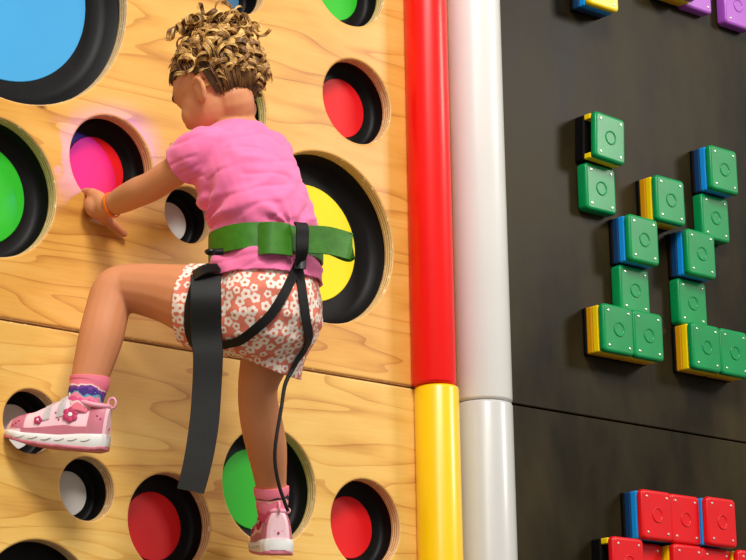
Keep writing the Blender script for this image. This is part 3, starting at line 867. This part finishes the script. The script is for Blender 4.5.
# ---- socks
def sock_mat(name, stripes):
    m, nt, N, L, b = new_mat(name)
    at_ = N.new('ShaderNodeAttribute'); at_.attribute_name = 'along'
    tc = N.new('ShaderNodeTexCoord'); nz = N.new('ShaderNodeTexNoise'); nz.inputs['Scale'].default_value = 55; L.new(tc.outputs['Object'], nz.inputs['Vector'])
    ad = N.new('ShaderNodeMath'); ad.operation = 'MULTIPLY_ADD'; ad.inputs[1].default_value = .35; L.new(nz.outputs['Fac'], ad.inputs[0]); L.new(at_.outputs['Fac'], ad.inputs[2])
    sb = N.new('ShaderNodeMath'); sb.operation = 'SUBTRACT'; sb.inputs[1].default_value = .175; L.new(ad.outputs[0], sb.inputs[0])
    cr = N.new('ShaderNodeValToRGB'); cr.color_ramp.interpolation = 'CONSTANT'
    e = cr.color_ramp.elements
    e[0].position = 0; e[0].color = lin(*stripes[0][1]); e[1].position = stripes[1][0]; e[1].color = lin(*stripes[1][1])
    for p_, c_ in stripes[2:]: k = e.new(p_); k.color = lin(*c_)
    L.new(sb.outputs[0], cr.inputs['Fac']); L.new(cr.outputs['Color'], b.inputs['Base Color']); b.inputs['Roughness'].default_value = .85
    return m
PK = (246, 128, 150)
SM1 = sock_mat('sock_patterned', [(0, PK), (.50, (250, 214, 206)), (.55, (120, 60, 150)), (.62, (70, 44, 130)), (.67, (90, 170, 180)), (.70, (246, 140, 170)), (.76, (240, 90, 150)), (.84, (250, 220, 220)), (.90, PK)])
SM2 = sock_mat('sock_striped', [(0, PK), (.40, (34, 26, 60)), (.52, (248, 170, 160)), (.62, PK), (.78, (226, 84, 120))])
def sock(pts, rads, m, lab):
    q, r_ = catmull([Vector(p) for p in pts], rads, 8)
    bm = bmesh.new(); al = []
    t0 = (q[1] - q[0]).normalized(); A = t0.cross(X).normalized(); rings = []
    q = [q[0]] + q; r_ = [r_[0] - .006] + r_
    for i, p in enumerate(q):
        t = (q[min(i + 1, len(q) - 1)] - q[max(i - 1, 0)]).normalized(); A = (A - t * A.dot(t)).normalized(); B = t.cross(A)
        rings.append(ellipse(p, A * r_[i], B * r_[i], 40)); al += [i / (len(q) - 1)] * 40
    loft(bm, rings, True)
    bmesh.ops.recalc_face_normals(bm, faces=bm.faces[:])
    me = bpy.data.meshes.new('sock'); bm.to_mesh(me); bm.free()
    a_ = me.attributes.new('along', 'FLOAT', 'POINT'); a_.data.foreach_set('value', np.array(al, dtype=np.float32))
    for p in me.polygons: p.use_smooth = True
    o = own(obj_from_mesh('sock', me, m)); o['label'] = lab
sock([P(90, 377, -.099), P(89.5, 383, -.098), P(87.5, 390, -.097), P(84.5, 402, -.096), P(80, 416, -.095)], [.0330, .0332, .0310, .0290, .024], SM1, 'pink sock with purple pattern')
sock([P(271.3, 487, -.175), P(271.5, 492, -.173), P(272, 498, -.170), P(272, 508, -.166), P(272, 520, -.160)], [.0300, .0300, .0280, .0265, .022], SM2, 'pink sock with dark stripe')

# ---- shoes
M_SHPINK = mat('shoe_pink', (244, 164, 184), .4, .45, .05, 30)
M_SHPALE = mat('shoe_pale_pink', (250, 206, 214), .4, .45, .05, 30)
M_SHSILV = mat('shoe_silver_pink', (238, 236, 236), .35, .5, .04, 30)
M_SOLE = mat('shoe_midsole_white', (238, 236, 232), .5)
M_OUT = mat('shoe_outsole_pink', (214, 122, 140), .6, .4, .25, 90)
M_MAG = mat('shoe_flower_magenta', (188, 34, 92), .5)
M_LGREY = mat('shoe_trim_grey', (196, 196, 200), .4)
SL = .172
def prof(x, tab):
    for (x0, v0), (x1, v1) in zip(tab, tab[1:]):
        if x <= x1:
            t = (x - x0) / (x1 - x0); t = t * t * (3 - 2 * t) * .5 + t * .5; return v0 + (v1 - v0) * t
    return tab[-1][1]
WT = [(0, .014), (.005, .0215), (.02, .0272), (.05, .0280), (.08, .0285), (.115, .0315), (.145, .0300), (.160, .0235), (.168, .0150), (.172, .008)]
HT = [(0, .070), (.006, .076), (.02, .077), (.045, .072), (.058, .080), (.070, .085), (.085, .077), (.105, .0650), (.13, .0530), (.15, .0465), (.162, .0405), (.172, .029)]
BT = [(0, .004), (.02, .0), (.09, .0), (.13, .002), (.172, .010)]
ST = [(0, .026), (.03, .0235), (.08, .0175), (.13, .0165), (.172, .0205)]
def upper_ring(x, k=1.0, n=32):
    w = prof(x, WT) * .96 * k; z0 = prof(x, ST) - .003; h = (prof(x, HT) - z0) * (1 + (k - 1) * .6)
    out = []
    ank = max(0.0, 1 - abs(x - .03) / .045)
    for i in range(n):
        t = 2 * math.pi * i / n; c, s = math.cos(t), math.sin(t)
        zz = z0 + h * max(0, s) ** .75 if s > 0 else z0
        ww = w * math.copysign(abs(c) ** .75, c)
        zf = (zz - z0) / h
        ww *= 1 - .20 * zf * ank
        out.append(Vector((x, ww, zz)))
    return out
def build_shoe(heel, toe, up, lab, side):
    f = (toe - heel).normalized(); s = up.cross(f).normalized(); u = f.cross(s)
    M = Matrix.Translation(heel) @ Matrix((f, s, u)).transposed().to_4x4()
    root_o = []
    def put(bm, name, m, parent=None, lab_=None):
        bmesh.ops.transform(bm, matrix=M, verts=bm.verts[:])
        o = obj(name, bm, m); keep_world(o, parent or person)
        if lab_: o['label'] = lab_
        return o
    bm = bmesh.new()
    xs = [SL * .5 * (1 - math.cos(math.pi * i / 40)) for i in range(41)]
    loft(bm, [upper_ring(max(.0006, min(SL - .0006, x))) for x in xs])
    shoe = put(bm, 'shoe', M_SHPALE, None, lab)
    # midsole and outsole
    def slab(z_lo, z_hi, k):
        rings = []
        for x in xs:
            w = max(.002, prof(x, WT)) * k; a, b2 = z_lo(x), z_hi(x); e = (b2 - a) * .2
            rings.append([Vector((x, -w + .001, a)), Vector((x, w - .001, a)), Vector((x, w, a + e)), Vector((x, w * 1.01, (a + b2) / 2)), Vector((x, w, b2 - e)), Vector((x, w - .002, b2)), Vector((x, -w + .002, b2)), Vector((x, -w, b2 - e)), Vector((x, -w * 1.01, (a + b2) / 2)), Vector((x, -w, a + e))])
        bm = bmesh.new(); loft(bm, rings); bmesh.ops.scale(bm, vec=(1.02, 1, 1), verts=bm.verts[:]); bmesh.ops.translate(bm, vec=(-.0012, 0, 0), verts=bm.verts[:]); return bm
    put(slab(lambda x: prof(x, BT) + .003, lambda x: prof(x, ST) + .001, 1.06), 'midsole', M_SOLE, shoe, 'white midsole')
    put(slab(lambda x: prof(x, BT) - .0015, lambda x: prof(x, BT) + .0045, 1.035), 'outsole', M_OUT, shoe, 'pink outsole')
    # midsole grooves
    for sd_ in (1, -1):
        for i in range(6):
            x = .02 + i * .022; w = prof(x + .006, WT) * 1.07 + .0002; zc = (prof(x, BT) + prof(x, ST)) / 2 + .002
            w2 = prof(x + .016, WT) * 1.07 + .0002
            bm = bmesh.new(); tube(bm, [(x, sd_ * w, zc + .002), (x + .008, sd_ * (w + w2) / 2, zc - .0015), (x + .016, sd_ * w2, zc - .0022)], [.0007, .0011, .0006], seg=6, sub=3)
            put(bm, 'sole_groove', M_LGREY, shoe)
    # silver overlay, straps
    def band(x0, x1, k, i0, i1, m, nm, skew=0.0):
        bm = bmesh.new(); cols = []
        for j in range(7):
            x = x0 + (x1 - x0) * j / 6
            cols.append([upper_ring(max(.001, min(SL - .001, x + skew * (1 - i / 16) )), k)[i] for i in range(i0, i1 + 1)])
        vs = [[bm.verts.new(p) for p in c] for c in cols]
        for a, b2 in zip(vs, vs[1:]):
            for q in range(len(a) - 1): bm.faces.new((a[q], a[q + 1], b2[q + 1], b2[q]))
        r_ = bmesh.ops.solidify(bm, geom=bm.faces[:], thickness=.0016)
        return put(bm, nm, m, shoe)
    band(.070, .083, 1.075, 2, 14, M_SHSILV, 'strap'); band(.093, .105, 1.075, 2, 14, M_SHSILV, 'strap')
    band(.135, .160, 1.03, 1, 15, M_SHPINK, 'toe_cap'); band(.004, .030, 1.04, 0, 8, M_SHPINK, 'heel_counter'); band(.004, .030, 1.04, 8, 16, M_SHPINK, 'heel_counter')
    band(.030, .140, 1.015, 0, 1, M_SHPINK, 'side_band'); band(.030, .140, 1.015, 15, 16, M_SHPINK, 'side_band')
    # collar padding
    bm = bmesh.new(); cpts = []
    for i in range(17):
        t = 2 * math.pi * i / 16; cpts.append(Vector((.034 + .030 * math.cos(t), .0205 * math.sin(t), .0765 + .005 * math.cos(t) + .002 * math.cos(2 * t))))
    tube(bm, cpts, .0045, seg=8, sub=3, cap=False); put(bm, 'collar', M_SHPINK, shoe)
    # tongue and heel loop
    bm = bmesh.new(); ball(bm, (.067, 0, .086), (.007, .016, .010)); put(bm, 'tongue', M_SHSILV, shoe)
    bm = bmesh.new(); tube(bm, [Vector((.000 + .0065 * math.cos(t), 0, .0800 + .0085 * math.sin(t))) for t in [2 * math.pi * i / 12 for i in range(13)]], .0022, seg=8, sub=2, cap=False)
    put(bm, 'heel_loop', M_SHPINK, shoe)
    # flower emblem and dots on both flanks
    def spot(x, zf, r, sd_, nm, petals=0):
        w = 1.0
        ring = upper_ring(x, 1.0, 128)
        z0 = prof(x, ST); zt = z0 + (prof(x, HT) - z0) * zf
        cand = min((p for p in ring if p.y * sd_ > 0), key=lambda p: abs(p.z - zt))
        ring2 = upper_ring(x + .004, 1.0, 128); c2 = min((p for p in ring2 if p.y * sd_ > 0), key=lambda p: abs(p.z - zt))
        r3 = upper_ring(x, 1.0, 128); c3 = min((p for p in r3 if p.y * sd_ > 0), key=lambda p: abs(p.z - zt - .006))
        a = (c2 - cand).normalized(); b2 = (c3 - cand); b2 = (b2 - a * b2.dot(a)).normalized(); nn = a.cross(b2)
        if nn.y * sd_ < 0: nn = -nn
        bm = bmesh.new()
        def disc(c, rad, lift):
            n_ = 12
            loft(bm, [[c + a * (rr * math.cos(2 * math.pi * i / n_)) + b2 * (rr * math.sin(2 * math.pi * i / n_)) + nn * l for i in range(n_)] for rr, l in ((rad, -.002), (rad, lift), (rad * .7, lift + .0006))])
        if petals:
            for k in range(petals): disc(cand + a * (r * .62 * math.cos(2 * math.pi * k / petals + .3)) + b2 * (r * .62 * math.sin(2 * math.pi * k / petals + .3)), r * .45, .0022)
            o = put(bm, nm, M_MAG, shoe)
            bm = bmesh.new()
            n_ = 12; loft(bm, [[cand + a * (rr * math.cos(2 * math.pi * i / n_)) + b2 * (rr * math.sin(2 * math.pi * i / n_)) + nn * l for i in range(n_)] for rr, l in ((r * .28, 0), (r * .28, .0034), (r * .15, .0038))])
            put(bm, 'flower_centre', M_SOLE, shoe)
        else:
            disc(cand, r, .0008); put(bm, nm, M_MAG, shoe)
    for sd_ in (1, -1):
        spot(.060, .56, .0125, sd_, 'flower', 6); spot(.112, .50, .0068, sd_, 'flower', 5)
        for x, zf, r in ((.082, .50, .0018), (.085, .62, .0016), (.078, .40, .0016), (.150, .50, .0020), (.145, .62, .0020), (.155, .38, .0020), (.010, .50, .0020), (.016, .58, .0020)): spot(x, zf, r, sd_, 'dot')
    # dots on the heel
    for y_, z_ in ((-.007, .040), (0, .037), (.007, .040)):
        bm = bmesh.new(); ball(bm, (-.0008 + abs(y_) * .35, y_, z_), (.0012, .0022, .0022), None, 2); put(bm, 'dot', M_MAG, shoe)
    return shoe
build_shoe(P(106, 452, -.125), P(5, 443, .008), ZZ + Vector((-.05, -.05, 0)), 'pink and white trainer with magenta flowers, toe in a wall cup', 1)
hR = P(278, 555, -.185)
build_shoe(hR, hR + Vector((.50, .85, .17)), ZZ, 'pink and white trainer seen from the heel, on the lower wall cup', 1)

# ---- hair
m, nt, N, L, b = new_mat('curly_hair')
oi = N.new('ShaderNodeObjectInfo'); tc = N.new('ShaderNodeTexCoord')
nz = N.new('ShaderNodeTexNoise'); nz.inputs['Scale'].default_value = 160; nz.inputs['Detail'].default_value = 3; L.new(tc.outputs['Object'], nz.inputs['Vector'])
ad = N.new('ShaderNodeMath'); ad.operation = 'MULTIPLY_ADD'; ad.inputs[1].default_value = .45; L.new(nz.outputs['Fac'], ad.inputs[0])
ml = N.new('ShaderNodeMath'); ml.operation = 'MULTIPLY'; ml.inputs[1].default_value = .6; L.new(oi.outputs['Random'], ml.inputs[0]); L.new(ml.outputs[0], ad.inputs[2])
cr = N.new('ShaderNodeValToRGB'); e = cr.color_ramp.elements
e[0].position = .15; e[0].color = lin(78, 46, 16); e[1].position = .82; e[1].color = lin(238, 194, 112); k = e.new(.46); k.color = lin(160, 110, 46)
L.new(ad.outputs[0], cr.inputs['Fac']); L.new(cr.outputs['Color'], b.inputs['Base Color']); b.inputs['Roughness'].default_value = .38; b.inputs['Specular IOR Level'].default_value = .6
M_HAIR = m
M_CAP = mat('hair_roots', (80, 52, 26), .6, .3, .35, 120)
M_STR = mat('hair_swept', (122, 82, 40), .45, .45, .4, 90)
bm = bmesh.new()
r_ = bmesh.ops.create_uvsphere(bm, u_segments=64, v_segments=48, radius=1)
for v in bm.verts:
    p = v.co
    v.co = Vector((p.x * .0815 - .002, p.y * .0675, p.z * .0765 + .001))
dead = []
for f in bm.faces:
    c = f.calc_center_median()
    keep = True
    if c.x > .0 and c.z < .018 + (c.x - .0) * .35 - abs(c.y) * .25: keep = False
    if c.x <= 0 and c.z < -.056 + c.x * .12: keep = False
    if -.014 < c.x <= .0 and c.z < -.016 and abs(c.y) > .045: keep = False
    if not keep: dead.append(f)
bmesh.ops.delete(bm, geom=dead, context='FACES')
for v in bm.verts:
    s_ = noise.noise(Vector((math.atan2(v.co.y, v.co.x) * 9, v.co.z * 12, 0)))
    v.co *= 1 + .018 * s_
bmesh.ops.solidify(bm, geom=bm.faces[:], thickness=.006)
bmesh.ops.transform(bm, matrix=Matrix.Translation(hc) @ HR.to_4x4(), verts=bm.verts[:])
hair = own(obj('hair', bm, M_CAP)); hair['label'] = 'curly golden brown hair pinned up on the crown'
# back-combed mound under the curls
bm = bmesh.new(); MC = hc + Vector((.006, -.008, .038)); ball(bm, MC, (.062, .062, .056)); ball(bm, hd(-.02, 0, .02), (.068, .064, .060), HR)
for v in bm.verts: v.co += (v.co - hc).normalized() * .004 * noise.noise(v.co * 60)
o = obj('hair_mound', bm, M_CAP); keep_world(o, hair)
rnd = random.Random(21)
Hz = ZZ
def lock(root, d0, length, rad, turns, strands, thick, droop):
    """one ringlet: a bundle of strands winding round a drooping axis"""
    n_ = 26; axis = []; p = root.copy(); d = d0.normalized()
    for i in range(n_):
        axis.append(p.copy()); p = p + d * (length / n_); d = (d + Vector((0, 0, -droop / n_))).normalized()
    ph = rnd.random() * 6.28; sgn = rnd.choice((1, -1))
    ref = Vector((rnd.random() - .5, rnd.random() - .5, rnd.random() - .5)).normalized()
    bm = bmesh.new()
    for k in range(strands):
        pts = []
        off = (k - (strands - 1) / 2) * thick * 1.35
        jit = rnd.random() * .25
        for i in range(n_):
            t = (axis[min(i + 1, n_ - 1)] - axis[max(i - 1, 0)]).normalized()
            A = (ref - t * ref.dot(t)).normalized(); B = t.cross(A)
            w = i / (n_ - 1); rr = rad * (.35 + .65 * min(1, w * 2.5)) * (1 - .25 * w)
            a = ph + sgn * turns * 6.283 * w + jit
            pts.append(axis[i] + (A * math.cos(a) + B * math.sin(a)) * (rr + .0004 * (k % 2)) + t * off)
        tube(bm, pts, [thick * (.7 + .5 * math.sin(math.pi * min(1, .15 + i / n_))) * (1 if i < n_ - 4 else (n_ - i) / 5) for i in range(n_)], seg=5, sub=1)
    o = obj('curl', bm, M_HAIR, sharp=False); keep_world(o, hair)
cnt = 0
gh = Vector((g.x, g.y, 0)).normalized()
while cnt < 310:
    # roots all over the pinned-up mass, ringlets curling off it and hanging
    zc = rnd.uniform(-.70, 1) if rnd.random() < .75 else rnd.uniform(.55, 1); th = rnd.random() * 6.283; h_ = math.sqrt(1 - zc * zc)
    dw = Vector((h_ * math.cos(th), h_ * math.sin(th), zc))
    if dw.dot(gh) > .45 and zc < .25: continue
    if dw.dot(gh) > -.1 and zc < -.25: continue
    rt = MC + Vector((dw.x * .064, dw.y * .064, dw.z * (.060 if zc > 0 else .056)))
    side = dw.cross(ZZ); side = side.normalized() if side.length > .2 else Vector((rnd.uniform(-1, 1), rnd.uniform(-1, 1), 0)).normalized()
    if zc > .75: d0 = Vector((rnd.uniform(-1, 1), rnd.uniform(-1, 1), .1)) + dw * .2
    else: d0 = Vector((0, 0, -1)) * rnd.uniform(.4, 1) + side * rnd.uniform(-.8, .8) + dw * .22
    ln = rnd.uniform(.044, .064) if zc > -.1 else rnd.uniform(.032, .046)
    lock(rt + dw * rnd.uniform(-.003, .005), d0, ln, rnd.uniform(.0085, .0130), rnd.uniform(1.3, 2.0) * (1 if zc > -.1 else .8), rnd.randint(4, 6), rnd.uniform(.0009, .0012), rnd.uniform(.5, 1.3))
    cnt += 1
# swept strands from hairline to crown
for k in range(120):
    a = -2.6 + 5.2 * k / 119 + rnd.uniform(-.03, .03)
    st = math.cos(a + math.pi) * .080
    zlow = -.058 if st < -.03 else (-.004 if st < .02 else .028)
    zlow += rnd.uniform(-.010, .008)
    sw = rnd.uniform(-.25, .25)
    pts = []
    for i in range(9):
        w = i / 8; el = math.asin(max(-.9, min(.9, zlow / .077))) * (1 - w) + 1.05 * w
        aa = a + math.pi + sw * w
        lift = 1 + rnd.uniform(-.004, .006)
        pts.append(hd(math.cos(aa) * math.cos(el) * .0832 * lift - .002, math.sin(aa) * math.cos(el) * .0690 * lift, math.sin(el) * .0780 * lift + .001))
    bm = bmesh.new()
    for j in range(2): tube(bm, [p + HR @ Vector((0, .0016 * (j - .5), .0012 * (j - .5))) for p in pts], [.0004, .0007, .0010, .0011, .0011, .0011, .0011, .0010, .0008], seg=5, sub=2)
    o = obj('swept_strand', bm, M_STR, sharp=False); keep_world(o, hair)
# stray wisps
for k in range(14):
    a = rnd.uniform(-1.5, 1.5) + math.pi; b2 = hd(math.cos(a) * .078, math.sin(a) * .064, rnd.uniform(-.04, .05))
    d = (b2 - hc).normalized(); t_ = Vector((rnd.uniform(-1, 1), rnd.uniform(-1, 1), rnd.uniform(-1, .4)))
    bm = bmesh.new(); tube(bm, [b2, b2 + d * .007 + t_ * .004, b2 + d * .011 + t_ * .013, b2 + d * .010 + t_ * .022], [.0006, .0005, .0004, .0002], seg=4, sub=4)
    o = obj('wisp', bm, M_HAIR); keep_world(o, hair)
